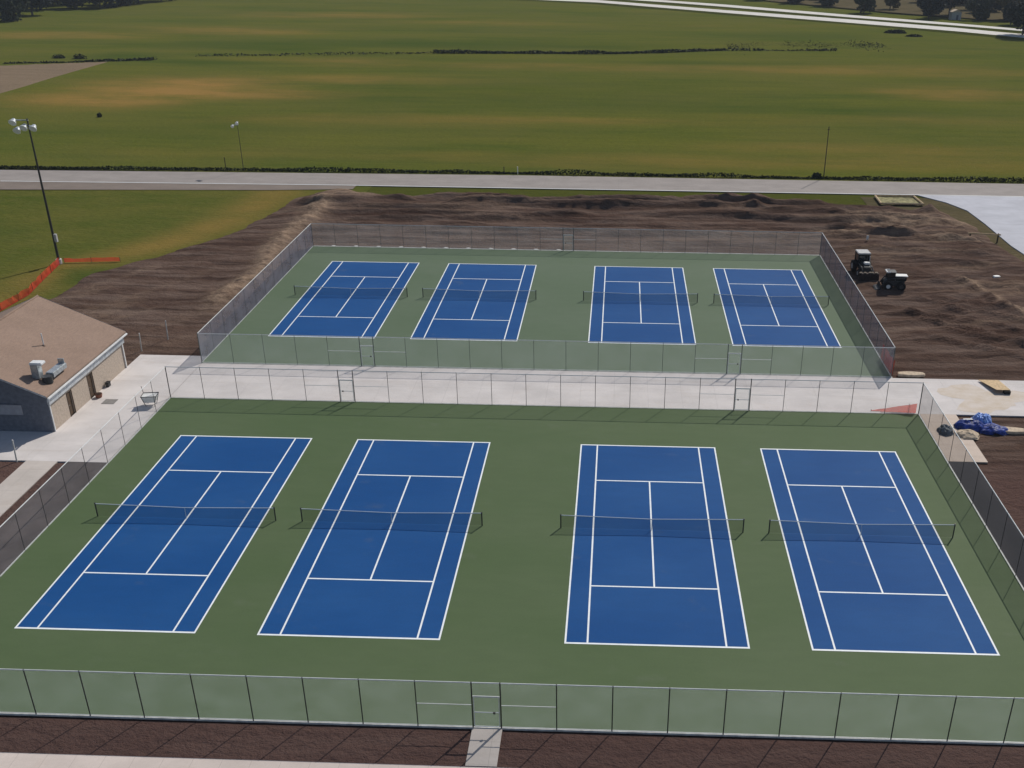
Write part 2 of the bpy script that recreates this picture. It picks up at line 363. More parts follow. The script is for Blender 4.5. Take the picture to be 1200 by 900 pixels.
# tracks worn by machines to the right
rt = sstep(27, 32, X)*sstep(84, 90, Y)
u1 = X*.985+Y*.17; v1 = -X*.17+Y*.985
zz += rt*(ridged(fbm(u1*.07+(fbm(X*.1, Y*.1, 2, 8))*1.4, v1*.48, 3, 44))-.5)*.85
rd = (1-sstep(72, 76, Y))*sstep(27, 32, X); zz += rd*(fbm(X*.2, Y*.15, 3, 55)-.5)*.8
def windrow(x0, y0, x1, y1, amp, wd, seed):
    L = math.hypot(x1-x0, y1-y0); ux, uy = (x1-x0)/L, (y1-y0)/L; a = (X-x0)*ux+(Y-y0)*uy; c = -(X-x0)*uy+(Y-y0)*ux
    c = c+(fbm(a*.09, a*0+seed, 3, seed)-.5)*2.4
    e = sstep(-.5, 3, a)*(1-sstep(L-3, L+.5, a))
    return amp*e*(.75+.3*fbm(a*.12, a*0+2.2, 3, seed+5))*1.15*np.exp(-np.abs(c/(wd*.8))**1.5)
for q in [(-30, 141.8, 24, 142.2, .8, .6, 201), (-26, 138.3, 22, 139, .9, .7, 202), (-44, 134, -4, 135.4, .6, .6, 203), (-49, 139.6, -30, 140.5, 1.0, 1.0, 204), (0, 143.4, 33, 142, .5, .5, 205), (-40, 131.5, -12, 132, .5, .6, 206),
          (-10, 130.3, 36, 130.4, .5, .6, 207), (0, 135.6, 40, 134.5, .55, .6, 208), (-20, 144, 20, 144.6, .25, .4, 209), (-38, 128, 30, 127.5, .4, .5, 210), (-46, 142, -20, 143, .5, .5, 211), (18, 139.5, 48, 134, .6, .6, 212), (28, 131, 50, 126, .5, .6, 213),
          (31, 98.5, 48, 88, .55, .45, 221), (31, 101, 50, 89.5, .55, .5, 222), (33, 95.5, 46, 87, .45, .4, 223), (35, 102, 52, 92.5, .5, .45, 224), (31, 93, 42, 86.5, .4, .4, 225), (36, 105, 52, 97, .45, .5, 226), (32, 104.5, 40, 100.5, .4, .45, 227), (40, 112, 44.5, 96, .5, .7, 228), (34, 118, 50, 116, .45, .6, 229), (30, 122.5, 50, 120, .5, .6, 230), (37, 110, 50, 107, .35, .5, 231)]: zz += windrow(*q)
tanrow = windrow(40.8, 112, 45.3, 96, 1.6, .6, 228) + windrow(26, 129.5, 50, 126, 1.0, .8, 240)
# left side: diagonal wheel tracks and a clay bank along the fence
lf = (1-sstep(-46, -40, X))*sstep(84, 88, Y)
u2 = X*.5+Y*.87; v2 = -X*.87+Y*.5
zz += lf*(ridged(fbm(u2*.05, v2*.42, 4, 66))-.5)*.3
bank = np.exp(-((X+43.6+(fbm(X*0, Y*.12, 3, 71)-.5)*3)/1.7)**2)*sstep(93, 102, Y)*(1-sstep(138, 145, Y))
zz += bank*(.2+.7*fbm(X*.6, Y*.6, 4, 77))
tip = np.exp(-(((X+41)/4.5)**2+((Y-144)/3)**2)); zz += tip*.9*(fbm(X*.4, Y*.4, 3, 88)+.3)
pile = np.exp(-(((X-47.5)/2.6)**2+((Y-141.5)/2.4)**2)); zz += pile*1.9
tan = np.clip(tanrow+bank*1.0+tip*.9 + np.exp(-((v1-124-(fbm(u1*.05, v1*0, 2, 5)-.5)*6)/2.0)**2)*sstep(30, 36, X)*.85 + rt*.35*sstep(.55, .7, fbm(u1*.08, v1*.5, 4, 91)) + lf*.25*sstep(.5, .7, fbm(u2*.06, v2*.3, 4, 92))+back*.22*sstep(.5, .7, fbm(X*.05, Y*.4, 4, 93)), 0, 1)
front = (1-sstep(64, 70, Y))
Z = -.045 + zz*fl*edge - .3*(1-mask)
Z = np.where(fl < .02, -.05-.3*(1-mask), Z)
Z = np.where((flat < 0) , np.minimum(Z, -.16 if True else 0), Z)
inapron = (sdf(X, Y, rect(-60, 34.5, 60, 38.35)) > 0) | (sdf(X, Y, rect(-60, 28, -46.1, 64)) > 0) | (sdf(X, Y, rect(-43.45, 28, -39.55, 64)) > 0) | (sdf(X, Y, rect(26.85, 28, 60, 67)) > 0) | (sdf(X, Y, rect(30.2, 60, 60, 75.5)) > 0)
Z = np.where(inapron & (Z < -.1), -.045+(fbm(X*.9, Y*1.1, 3, 12)-.5)*.07, Z)
Z = np.where((mask > .97) & (flat > .1), np.maximum(Z, -.06), Z)
grid('bare_soil', X, Y, Z, M_dirt, {'tan': tan, 'front': front*(1-sstep(-39, -36, -np.abs(X)) * 0)}, (mask > .02))

# ------------------------------------------------------------------ roads, paths
poly('road', [(-400, 128.5), (-99.3, 149.5), (-44.5, 150.6), (64, 150.6), (400, 147), (400, 155), (67.2, 159), (-18, 159.2), (-103.7, 157), (-400, 140)], -.02, M_road, thick=.1)
poly('gravel_shoulder', [(-400, 122), (-96, 144.6), (-55, 147), (-42, 148.4), (-42, 150.59), (-99.3, 149.49), (-400, 128.4)], -.03, M_shoulder)
poly('white_edge_line', [(-99.3, 149.62), (-44.5, 150.72), (64, 150.72), (64, 150.9), (-44.5, 150.9), (-99.3, 149.8)], -.016, M_line)
poly('parking_lot', [(47.3, 150.5), (50.5, 146.4), (52.3, 142), (52.6, 135.1), (52.6, 124.8), (53.2, 118.8), (58, 111), (66, 104), (130, 100), (130, 150.4), (64, 150.5)], .0, M_lot, thick=.12)
poly('walkway', rect(-39.55, 75.62, 70, 82.8), .0, M_conc, thick=.12)
poly('plaza', [(-46.3, 64.3), (-39.6, 64.3), (-39.6, 84.5), (-46.3, 84.5)], .0, M_conc, thick=.12)
sp = []
rs = random.Random(5)
for k in range(30):
    a = 2*math.pi*k/30; q = 1+.28*math.sin(3*a+1)+.16*math.sin(5*a)+rs.uniform(-.08, .08); sp.append((33.4+math.cos(a)*3.6*q, 78.9+math.sin(a)*2.6*min(q, 1.2)))
poly('spilled_sand', sp, .006, M_sand)
poly('plaza_apron', [(-75, 64.3), (-46.31, 64.3), (-46.31, 68.9), (-75, 68.9)], .0, M_conc, thick=.12)
poly('footpath', rect(-46.0, 20, -43.5, 64.29), .0, M_conc2, thick=.12)
poly('side_paving', rect(26.75, 67.5, 29.9, 75.61), .0, concrete('tan_paving', (.56, .47, .40), (1.6, 1.9)), thick=.12)
poly('gravel_apron', rect(26.75, 20, 28.8, 67.49), -.005, M_gravel, thick=.1)
poly('worn_apron', rect(-42.8, 20, -39.56, 64.28), -.005, simple('brown_grey_gravel', (.075, .062, .060), .9, var=.25, scale=.4, obj=False), thick=.1)
poly('gate_path', rect(-7.15, 35.9, -5.55, 38.38), .0, M_conc2, thick=.12)
poly('front_walk', rect(-80, 33, 60, 35.85), .0, concrete('front_walk_concrete', (.56, .49, .45), (1.5, 1.5)), thick=.12)
hw1 = [(-112.36, 585.53), (-13.26, 543.18), (49.44, 489.26), (101.38, 447.51), (136.36, 416.97), (149.72, 401.14), (169.76, 381.87), (163.6, 367.31), (145.13, 388.25), (132.02, 403.08), (97.94, 431.61), (47.98, 474.03), (-12.84, 526.8), (-108.54, 565.24)]
hw2 = [(-66.55, 616.62), (27.55, 543.91), (52.71, 523.3), (106.24, 469.96), (142.44, 436.45), (156.92, 421.36), (177.8, 400.86), (174.36, 392.73), (153.98, 413.12), (139.45, 426.87), (103.57, 457.61), (51.3, 508.62), (26.91, 530.38), (-64.56, 597.88)]
for nm, h in (('highway', hw1), ('highway', hw2)):
    n = len(h)//2; mb = MB()
    for i in range(n-1):
        mb.quad((*h[i], .6), (*h[i+1], .6), (*h[2*n-2-i], .6), (*h[2*n-1-i], .6))
        mb.quad((*h[2*n-1-i], .6), (*h[2*n-2-i], .6), (h[2*n-2-i][0]-1.5, h[2*n-2-i][1]-3, -.5), (h[2*n-1-i][0]-1.5, h[2*n-1-i][1]-3, -.5)); mb.mi[-1] = 1
    mb.build(nm, [M_highway, M_strip])['kind'] = 'structure'

# ------------------------------------------------------------------ court slabs
for nm, (x0, y0, x1, y1) in (('court_slab', (-39.4, 38.5, 26.6, 75.5)), ('court_slab', (-39.6, 82.95, 26.1, 119.2))):
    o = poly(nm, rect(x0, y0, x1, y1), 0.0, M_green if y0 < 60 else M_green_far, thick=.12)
    e = .12
    mb = MB()
    for a in ((x0-e, y0-e, x1+e, y0), (x0-e, y1, x1+e, y1+e), (x0-e, y0, x0, y1), (x1, y0, x1+e, y1)):
        mb.box(((a[0]+a[2])/2, (a[1]+a[3])/2, -.03), (a[2]-a[0], a[3]-a[1], .09))
    mb.build('slab_edging', M_curb)['kind'] = 'structure'

# ------------------------------------------------------------------ tennis courts
CW, CL = 10.97, 23.77
def court_mesh():
    s = MB(); s.quad((0, 0, .005), (CW, 0, .005), (CW, CL, .005), (0, CL, .005))
    l = MB(); t = .11; z = .0095
    def ln(x0, y0, x1, y1): l.quad((x0, y0, z), (x1, y0, z), (x1, y1, z), (x0, y1, z))
    T = .13
    ln(0, 0, CW, T); ln(0, CL-T, CW, CL)
    for x in (0, CW-t, 1.372-t/2, CW-1.372-t/2): ln(x, T, x+t, CL-T)
    sx0, sx1 = 1.372+t/2, CW-1.372-t/2
    for y in (CL/2-6.4, CL/2+6.4): ln(sx0, y-t/2, sx1, y+t/2)
    ln(CW/2-t/2, CL/2-6.4+t/2, CW/2+t/2, CL/2+6.4-t/2)
    return s, l
near_lab = ['large blue tennis court at the left end of the front enclosure', 'blue tennis court second from the left in the front enclosure, left of the near gate',
            'blue tennis court third from the left in the front enclosure, right of the near gate', 'large blue tennis court at the right end of the front enclosure']
far_lab = ['small looking blue tennis court at the left end of the rear enclosure', 'blue tennis court second from the left in the rear enclosure',
           'blue tennis court third from the left in the rear enclosure', 'small looking blue tennis court at the right end of the rear enclosure, nearest the tractor']
cp = empty('tennis_court'); a, b2 = court_mesh(); a.build('playing_surface', M_blue, cp); b2.build('line_markings', M_line, cp)
npz = empty('tennis_net'); hw = CW/2+.914
pb = []
for sx in (-1, 1): MB().tube((sx*hw, 0, 0), (sx*hw, 0, 1.09), .045, 8).tube((sx*hw, 0, 1.09), (sx*hw, 0, 1.12), .06, 8).build('net_post', M_post, npz)
K = 24; pts = [(-hw+2*hw*i/K) for i in range(K+1)]; hz = lambda x: .914+.156*abs(x/hw)
mb = MB()
for x0, x1 in zip(pts, pts[1:]): mb.quad((x0, 0, .02), (x1, 0, .02), (x1, 0, hz(x1)-.05), (x0, 0, hz(x0)-.05))
mb.build('net_mesh', M_net, npz)
mb = MB()
for x0, x1 in zip(pts, pts[1:]): mb.quad((x0, -.012, hz(x0)-.05), (x1, -.012, hz(x1)-.05), (x1, -.012, hz(x1)), (x0, -.012, hz(x0)), (x0, .012, hz(x0)), (x1, .012, hz(x1))) if 0 else mb.add([(x0, -.012, hz(x0)-.05), (x1, -.012, hz(x1)-.05), (x1, -.012, hz(x1)), (x0, -.012, hz(x0)), (x0, .012, hz(x0)), (x1, .012, hz(x1)), (x0, .012, hz(x0)-.05), (x1, .012, hz(x1)-.05)], [(0, 1, 2, 3), (3, 2, 5, 4), (4, 5, 7, 6)])
mb.build('net_tape', M_tape, npz)
MB().box((0, -.02, .46), (.05, .01, .90)).build('centre_strap', M_tape, npz)
first = True
nl = ['left end', 'second from the left', 'third from the left', 'right end']
for row, (y0, XS, labs) in enumerate(((45.09, (-35.70, -21.01, -2.65, 11.96), near_lab), (89.61, (-35.51, -20.92, -2.76, 11.88), far_lab))):
    for i, x in enumerate(XS):
        c = cp if first else copy_tree(cp); n = npz if first else copy_tree(npz); first = False
        c.location = (x, y0, 0); n.location = (x+CW/2, y0+CL/2, .006)
        where = ('front', 'rear')[row]
        tag(c, labs[i], 'tennis court', 'tennis courts in the %s enclosure' % where)
        tag(n, 'low black tennis net with pale top tape across the %s court at the %s' % (where, nl[i]) if i in (0, 3) else 'low black tennis net with pale top tape across the %s court %s' % (where, nl[i]), 'tennis net', 'tennis nets in the %s enclosure' % where)

# ------------------------------------------------------------------ fences
FH = 3.05
def gate_leaf(root, p, q, h=2.1):
    p, q = Vector(p), Vector(q); d = (q-p).normalized()
    a = p+d*.08; b_ = q-d*.08; g = MB()
    g.tube((a.x, a.y, .08), (a.x, a.y, h), .028); g.tube((b_.x, b_.y, .08), (b_.x, b_.y, h), .028)
    for z in (.08, 1.05, h): g.tube((a.x, a.y, z), (b_.x, b_.y, z), .026)
    go = g.build('gate', M_rail, root)
    MB().quad((a.x, a.y+.004, .08), (b_.x, b_.y+.004, .08), (b_.x, b_.y+.004, h), (a.x, a.y+.004, h)).build('gate_mesh', M_mesh, go)
    MB().box(((a.x*.2+b_.x*.8), a.y-.03, 1.05), (.12, .08, .10)).build('latch', M_post, go)
def fence(name, x0, y0, x1, y1, label, sides, gates):
    root = empty(name, (x0, y0, 0))
    def W(v): return (v[0]-x0, v[1]-y0, v[2])
    posts = {}
    rails = MB(); wire = MB()
    segs = {'front': ((x0, y0), (x1, y0)), 'right': ((x1, y0), (x1, y1)), 'back': ((x1, y1), (x0, y1)), 'left': ((x0, y1), (x0, y0))}
    for side, (A, B) in segs.items():
        A, B = Vector(A), Vector(B); L = (B-A).length; d = (B-A)/L
        gs = sorted(((g-A.x)*d.x for gg in gates.get(side, ()) for g in gg)) if side in ('front', 'back') else []
        cuts = [0]+gs+[L]; st = []
        for i in range(len(cuts)-1):
            if i % 2 == 1: st += [cuts[i]]; continue
            n = max(1, round((cuts[i+1]-cuts[i])/2.94)); st += [cuts[i]+(cuts[i+1]-cuts[i])*k/n for k in range(n)]
        st.append(L)
        for s in st:
            P_ = A+d*s; posts.setdefault((round(P_.x, 2), round(P_.y, 2)), (.04 if any(abs(s-g) < .01 for g in gs+[0, L]) else (.02 if side in ('right', 'left') else (.032 if side == 'front' else .024) if y0 < 60 else .022), M_post_grey if (sides[side] in (M_mesh_dense, M_mesh_slate) or y0 > 60) else M_post))
        rails.tube(W((*A, FH)), W((*B, FH)), .034)
        # bottom rail
        for i in range(0, len(cuts)-1, 2):
            P_, Q = A+d*cuts[i], A+d*cuts[i+1]; wire.tube(W((*P_, .07)), W((*Q, .07)), .02, 4)
        # braces at the gates
        for g0, g1 in zip(gs[::2], gs[1::2]):
            i = min(range(len(st)), key=lambda k: abs(st[k]-g0)); j = min(range(len(st)), key=lambda k: abs(st[k]-g1))
            for u, v in ((st[i-1], st[i]), (st[j], st[min(j+1, len(st)-1)])):
                P_, Q = A+d*u, A+d*v; wire.tube(W((*P_, 1.55)), W((*Q, 1.55)), .022, 4)
            P_, Q = A+d*g0, A+d*g1; wire.tube(W((*P_, 2.15)), W((*Q, 2.15)), .028, 4)
            gate_leaf(root, W((*P_, 0)), W((*Q, 0)))
        for i in range(len(cuts)-1):
            P_, Q = A+d*cuts[i], A+d*cuts[i+1]; zb = 2.15 if i % 2 else .04
            MB().quad(W((*P_, zb)), W((*Q, zb)), W((*Q, FH)), W((*P_, FH))).build('chain_link_panel', sides[side], root)
    rails.build('top_rail', M_rail, root); wire.build('bottom_rail', M_rail, root)
    for (px, py), (rr, pm) in posts.items():
        MB().tube(W((px, py, -.05)), W((px, py, FH+.04)), rr, 6).build('fence_post', pm, root)
    tag(root, label, 'fence')
    return root
fence('chain_link_fence', -39.4, 38.45, 26.6, 75.5, 'chain-link fence with dark posts and pale top rail around the four front tennis courts',
      dict(front=M_mesh, back=M_mesh_thin, left=M_mesh_thin, right=M_mesh_dark), {'front': [(-7.1, -5.6)], 'back': [(11.85, 10.5), (-22.9, -24.2)]})
fence('chain_link_fence', -39.6, 82.95, 26.1, 119.2, 'chain-link fence with blue-grey side panels around the four rear tennis courts',
      dict(front=M_mesh_rear, back=M_mesh_rear, left=M_mesh_dense, right=M_mesh_slate), {'front': [(10.6, 11.9), (-24.2, -22.9)], 'back': [(-5.65, -7.0)]})

# ------------------------------------------------------------------ building
bd = empty('service_building', (-46.3, 68.9, 0))
BW, BL, EH, RH = 14.6, 12.9, 3.35, 6.75       # width (to the left), length, eave and ridge height; local x runs left (negative)
wl = MB()
dy = [(2.75, 3.45), (6.15, 6.95)]      # door openings along y
cuts = [0]+[v for d_ in dy for v in d_]+[BL]
for i in range(len(cuts)-1):
    z0 = 2.2 if i % 2 else 0
    wl.box((-.1, (cuts[i]+cuts[i+1])/2, (z0+EH)/2), (.2, cuts[i+1]-cuts[i], EH-z0))
wl.prism([(-BW, 0), (-.2, 0), (-.2, EH), (-BW/2, RH-.12), (-BW, EH)], BL-.2, BL, 'y')
wl.box((-BW+.1, BL/2, EH/2), (.2, BL-.4, EH))
wl.build('wall', M_wall, bd)
MB().prism([(-BW, 0), (0.004, 0), (0.004, EH-.004), (-BW/2, RH-.13), (-BW, EH-.004)], -.01, .2, 'y').build('gable_wall', M_gable, bd)
ov = .3; sl_ = (RH-EH)/(BW/2)
rf = MB()
for s in (0, 1):
    xe = ov if s == 0 else -BW-ov; xr = -BW/2; ze = EH-ov*sl_+.12
    rf.add([(xe, -.35, ze), (xe, BL+.35, ze), (xr, BL+.35, RH), (xr, -.35, RH), (xe, -.35, ze+.12), (xe, BL+.35, ze+.12), (xr, BL+.35, RH+.12), (xr, -.35, RH+.12)],
           [(0, 1, 2, 3), (4, 7, 6, 5), (0, 4, 5, 1), (0, 3, 7, 4), (1, 5, 6, 2)])
roof = rf.build('roof', M_roof, bd)
MB().tube((-BW/2, -.36, RH+.13), (-BW/2, BL+.36, RH+.13), .09, 6).build('ridge_cap', M_roof, roof)
MB().box((ov+.07, BL/2, EH-.12), (.13, BL+.7, .15)).build('gutter', M_trim, bd, bevel=.02)
MB().box((.09, BL/2, EH-.62), (.16, BL-.02, .5)).build('fascia_band', M_soffit, bd)
mb = MB()
for y in (-.37, BL+.37):
    mb.add([(ov, y, EH-.05), (-BW/2, y, RH-.02), (-BW/2, y, RH+.16), (ov, y, EH+.12)], [(0, 1, 2, 3)]); mb.add([(-BW-ov, y, EH-.05), (-BW/2, y, RH-.02), (-BW/2, y, RH+.16), (-BW-ov, y, EH+.12)], [(0, 1, 2, 3)])
mb.build('barge_board', M_soffit, bd)
for a_, b_ in dy:
    d = MB().box((-.13, (a_+b_)/2, 1.1), (.06, b_-a_, 2.18)).build('door', M_door, bd)
    MB().tube((-.08, a_+.12, 1.0), (.0, a_+.12, 1.0), .03).build('handle', M_steel, d)
    MB().box((.01, a_-.03, 1.12), (.05, .06, 2.24)).box((.01, b_+.03, 1.12), (.05, .06, 2.24)).build('frame', M_door, d)
w1 = MB().box((-3.3, -.02, 2.0), (2.2, .06, .9)).build('window', M_win, bd); MB().box((-3.3, -.04, 2.5), (2.4, .08, .08)).box((-3.3, -.04, 1.5), (2.4, .08, .08)).build('frame', M_gable, w1)
MB().box((.07, 12.6, 1.5), (.08, .1, 3.0)).build('downpipe', M_trim, bd)
MB().box((.05, .15, 1.6), (.08, .1, 3.2)).build('downpipe', M_trim, bd)
tag(bd, 'tan single-storey building with brown shingle roof and two brown doors', 'building')
# equipment on the roof
def roof_z(x): return EH+.24+(-x)*sl_
v = empty('roof_vent', (-46.3-1.35, 68.9+1.7, roof_z(-1.35)-.05))
v.scale = (1.1,)*3; MB().box((0, 0, .55), (.55, .6, 1.15)).build('duct', M_steel, v, bevel=.04)
MB().box((.18, 0, 1.2), (.95, .62, .22)).build('hood', M_trim, v, bevel=.05)
tag(v, 'tall metal roof vent with white hood near the eave of the brown roof', 'roof vent')
v = empty('exhaust_duct', (-46.3-.55, 68.9+2.3, roof_z(-.55)-.05))
v.scale = (1.05,)*3; MB().box((0, .7, .42), (.65, 2.0, .45), 0).build('duct', M_steel, v, bevel=.05)
MB().tube((0, -.65, -.05), (0, -.65, .55), .38, 14).build('shadow_drum', M_dgrey, v)  # dark drum added in place of the round shadow beside the duct
MB().box((.0, .2, .1), (.1, .1, .4)).box((0, 1.4, .1), (.1, .1, .4)).box((.0, 1.55, .75), (.5, .06, .6)).build('bracket', M_steel, v)
tag(v, 'low grey exhaust duct lying along the roof edge, with a dark drum for its round shadow', 'exhaust duct')
v = empty('vent_pipe', (-46.3-3.2, 68.9+6.2, roof_z(-3.2)-.1))
MB().tube((0, 0, 0), (0, 0, 1.2), .05, 8).build('pipe', M_trim, v); MB().tube((0, 0, .05), (0, 0, .16), .16, 10, .07).build('flashing', M_roof, v)
tag(v, 'thin white vent pipe standing alone in the middle of the brown roof', 'vent pipe')

# things beside the building
o = MB().box((0, 0, .012), (1.1, .9, .024)).build('drain_grate', M_drain); o.location = (-44.4, 74.5, .002); tag(o, 'grey rectangular drain grate in the plaza between building and fence', 'drain grate')
p = empty('planter', (-45.75, 75.3, 0)); MB().tube((0, 0, 0), (0, 0, .34), .24, 12, .32).build('pot', M_terra, p); MB().tube((0, 0, .32), (0, 0, .38), .28, 12).build('soil', M_dirt, p)
tag(p, 'small reddish pot beside the farther brown door of the building', 'pot')
p = empty('utility_box', (-46.1, 77.5, 0)); MB().box((0.1, 0, .2), (.3, .45, .4)).build('housing', M_dgrey, p, bevel=.03); MB().box((.1, 0, .42), (.36, .5, .04)).build('lid', M_black, p)
tag(p, 'small dark box at the foot of the tan wall past the doors', 'utility box')
p = empty('bin_cart', (-40.5, 74.1, 0), .15)
mb = MB()
mb.add([(-.42, -.3, .35), (.42, -.3, .35), (.42, .3, .35), (-.42, .3, .35), (-.62, -.42, .95), (.62, -.42, .95), (.62, .42, .95), (-.62, .42, .95)], [(0, 3, 2, 1), (0, 1, 5, 4), (1, 2, 6, 5), (2, 3, 7, 6), (3, 0, 4, 7), (4, 5, 6, 7)])
mb.build('tub', M_white, p)
mb = MB()
for sx in (-1, 1):
    for sy in (-1, 1): mb.tube((sx*.62, sy*.42, .97), (sx*.36, sy*.3, .02), .03)
mb.path([(-.64, -.44, .98), (.64, -.44, .98), (.64, .44, .98), (-.64, .44, .98), (-.64, -.44, .98)], .035)
mb.path([(-.64, .44, .98), (-.75, .5, 1.6)], .025)
mb.build('frame', M_post, p)
tag(p, 'white tub on a dark metal frame at the corner between plaza and front courts', 'cart')
stl = [(-46.6, 85.4, 1.9, 'pale upright stake in the dirt beside the far corner of the plaza'), (-45.2, 88.2, 2.1, 'thin pale stake in the dirt a little behind the other stake by the plaza'), (-46.7, 64.2, 1.9, 'pale round post at the edge of the plaza near the building corner'), (-47.7, 61.5, 2.0, 'pale post in the dirt left of the footpath'), (-0, 0, 0, '')]
for x, y, h, lab in stl[:4]:
    s = empty('stake', (x, y, -.1)); MB().tube((0, 0, 0), (.06, .05, h), .06, 6, .05).build('shaft', M_curb, s); MB().tube((.06, .05, h), (.062, .052, h+.06), .05, 6).build('cap', M_trim, s)
    tag(s, lab, 'stake', 'stakes and posts around the plaza')

# ------------------------------------------------------------------ light masts, poles
def mast(x, y, h, heads, lab, r=.16, hs=1.0):
    m_ = empty('light_mast', (x, y, 0))
    MB().tube((0, 0, -.1), (0, 0, h), r, 10, r*.5).build('pole', M_post, m_)
    if hs > .9: MB().tube((0, 0, -.1), (0, 0, .5), r*2.2, 12).build('base', M_curb, m_); MB().box((.26, 0, 3.2), (.3, .35, 1.0)).build('control_box', M_grey, m_, bevel=.02)
    zc = sorted({q[1] for q in heads})
    mb = MB()
    for z in zc:
        xx = [q[0] for q in heads if q[1] == z]; mb.box(((min(xx+[0])+max(xx+[0]))/2, 0, h+z), (max(xx+[0])-min(xx+[0])+.2, .12, .12))
    mb.build('crossarm', M_steel, m_)
    for dx, z in heads:
        rot = Matrix.Rotation(R(-35), 3, 'X'); l = MB(); c = Vector((dx, -.35, h+z-.1)); ax = Vector((0, -.72, -.45)).normalized()
        l.tube(c-ax*.35*hs, c+ax*.2*hs, .2*hs, 12, .42*hs); lo = l.build('floodlight', M_steel, m_)
        MB().tube(c+ax*.2*hs, c+ax*.25*hs, .43*hs, 12).build('lens', M_lamp, lo)
    tag(m_, lab, 'light mast', 'floodlight masts'); return m_
mast(-68.6, 110.8, 17.6, [(-1.5, -.2), (-1.2, -1.15), (-.35, -.8), (.75, -.85)], 'tall dark floodlight mast on the left lawn by the orange netting')
mast(-63.2, 158.9, 8.2, [(-.7, -.5), (.1, 0)], 'slim distant light pole with two lamps beyond the road', .06, .65)
p = empty('utility_pole', (34.4, 160.6, -.2)); MB().tube((0, 0, 0), (0, 0, 8.8), .085, 8, .06).build('pole', M_pole, p); MB().box((0, 0, 8.3), (.5, .06, .08)).build('crossarm', M_pole, p)
tag(p, 'thin dark wooden utility pole beyond the road on the right', 'utility pole')
for x, h in ((-66.6, 2.0), (-17.0, 1.25), (-19.3, 1.2)):
    p = empty('marker_post', (x, 159.9, -.1)); MB().tube((0, 0, 0), (0, 0, h), .07, 8).build('shaft', M_white if x == -17.0 else M_pole, p); MB().tube((0, 0, h), (0, 0, h+.12), .09, 8).build('cap', M_white if x == -17 else M_pole, p)
    tag(p, {-66.6: 'short dark post in the weeds just left of the distant light pole', -17.0: 'small white marker post at the far edge of the road', -19.3: 'small dark marker post just left of the white one across the road'}[x], 'marker post')

# ------------------------------------------------------------------ orange netting
def netting(name, pts, h, lab, sag=.1):
    r0 = empty(name, (pts[0][0], pts[0][1], 0)); mb = MB(); st = MB(); P2 = []
    for (x0, y0), (x1, y1) in zip(pts, pts[1:]):
        n = max(2, int(math.hypot(x1-x0, y1-y0)/.6))
        for i in range(n): P2.append((x0+(x1-x0)*i/n, y0+(y1-y0)*i/n))
    P2.append(pts[-1]); P2 = [(x-pts[0][0], y-pts[0][1]) for x, y in P2]
    rr = [random.uniform(-1, 1) for _ in P2]
    hh = [h if not callable(h) else h(i/(len(P2)-1)) for i in range(len(P2))]
    for i, ((x0, y0), (x1, y1)) in enumerate(zip(P2, P2[1:])):
        mb.quad((x0, y0, -.05), (x1, y1, -.05), (x1+.12*rr[i+1], y1+.08*rr[i+1], hh[i+1]-sag*abs(rr[i+1])), (x0+.12*rr[i], y0+.08*rr[i], hh[i]-sag*abs(rr[i])))
    mb.build('netting', M_orange, r0)
    for i in range(0, len(P2), 5): st = MB().tube((*P2[i], -.2), (*P2[i], hh[i]+.08), .025, 5).build('stake', M_pole, r0)
    tag(r0, lab, 'barrier netting', 'orange netting'); return r0
netting('barrier_netting', [(-68.4, 110.6), (-67.2, 104.5), (-66.2, 100), (-66.6, 92)], .85, 'wide orange netting running from the light mast down behind the building')
netting('barrier_netting', [(-68.2, 111.2), (-65, 111.6), (-61.6, 112.0)], .5, 'low orange netting strip reaching right from the light mast')
netting('barrier_netting', [(26.35, 83.4), (26.32, 85.4), (26.25, 87.5)], 1.5, 'torn orange netting hanging at the front right corner of the rear courts')
netting('barrier_netting', [(22.6, 75.95), (24.5, 75.85), (26.45, 75.75)], lambda t: .08+.85*t, 'sagging orange netting triangle on the walkway by the front courts', .02)

# ------------------------------------------------------------------ earth-moving machines
def wheel(parent, x, y, r, wd):
    t = MB().tube((x-wd/2, y, r), (x+wd/2, y, r), r, 18).build('wheel', M_black, parent, bevel=.03)
    MB().tube((x-wd/2-.02, y, r), (x+wd/2+.02, y, r), r*.5, 12).build('rim', M_grey, t)
t = empty('tractor', (30.0, 111.9, 0.05), R(3))
for sx in (-1, 1):
    wheel(t, sx*.85, 1.35, .72, .45); wheel(t, sx*.78, -.75, .48, .34)
MB().box((0, .2, .75), (.9, 3.4, .5)).build('chassis', M_dgrey, t, bevel=.05)
MB().prism([(-1.35, .95), (-1.35, 1.42), (.35, 1.62), (.35, .95)], -.42, .42).build('hood', M_dgrey, t, bevel=.05)
MB().box((.1, -.6, 1.68), (.7, .6, .26)).build('hood_cover', M_white, t, bevel=.06)
MB().box((0, -1.37, 1.15), (.66, .05, .42)).build('grille', M_dgrey, t)
cb = MB().box((0, 1.05, 1.75), (1.35, 1.35, 1.5)).build('cab', M_glass, t, bevel=.05)
mb = MB()
for sx in (-1, 1):
    for y in (.36, 1.74): mb.box((sx*.68, y, 1.75), (.09, .09, 1.5))
mb.build('cab_pillar', M_black, cb)
MB().box((0, 1.05, 2.56), (1.55, 1.6, .16)).build('cab_roof', M_grey, t, bevel=.05)
MB().tube((.55, -.1, 1.5), (.55, -.1, 2.4), .05, 8).build('exhaust_pipe', M_grey, t)
for sx in (-1, 1): MB().path([(sx*.6, .5, 1.35), (sx*.62, -1.2, 1.3), (sx*.62, -1.95, .6)], .08, 6).build('loader_arm', M_dgrey, t)
MB().prism([(-2.0, .05), (-2.45, .03), (-2.4, .3), (-2.3, .9), (-2.05, 1.0), (-1.95, .9)], -1.2, 1.2).build('bucket', M_rust, t)
mb = MB()
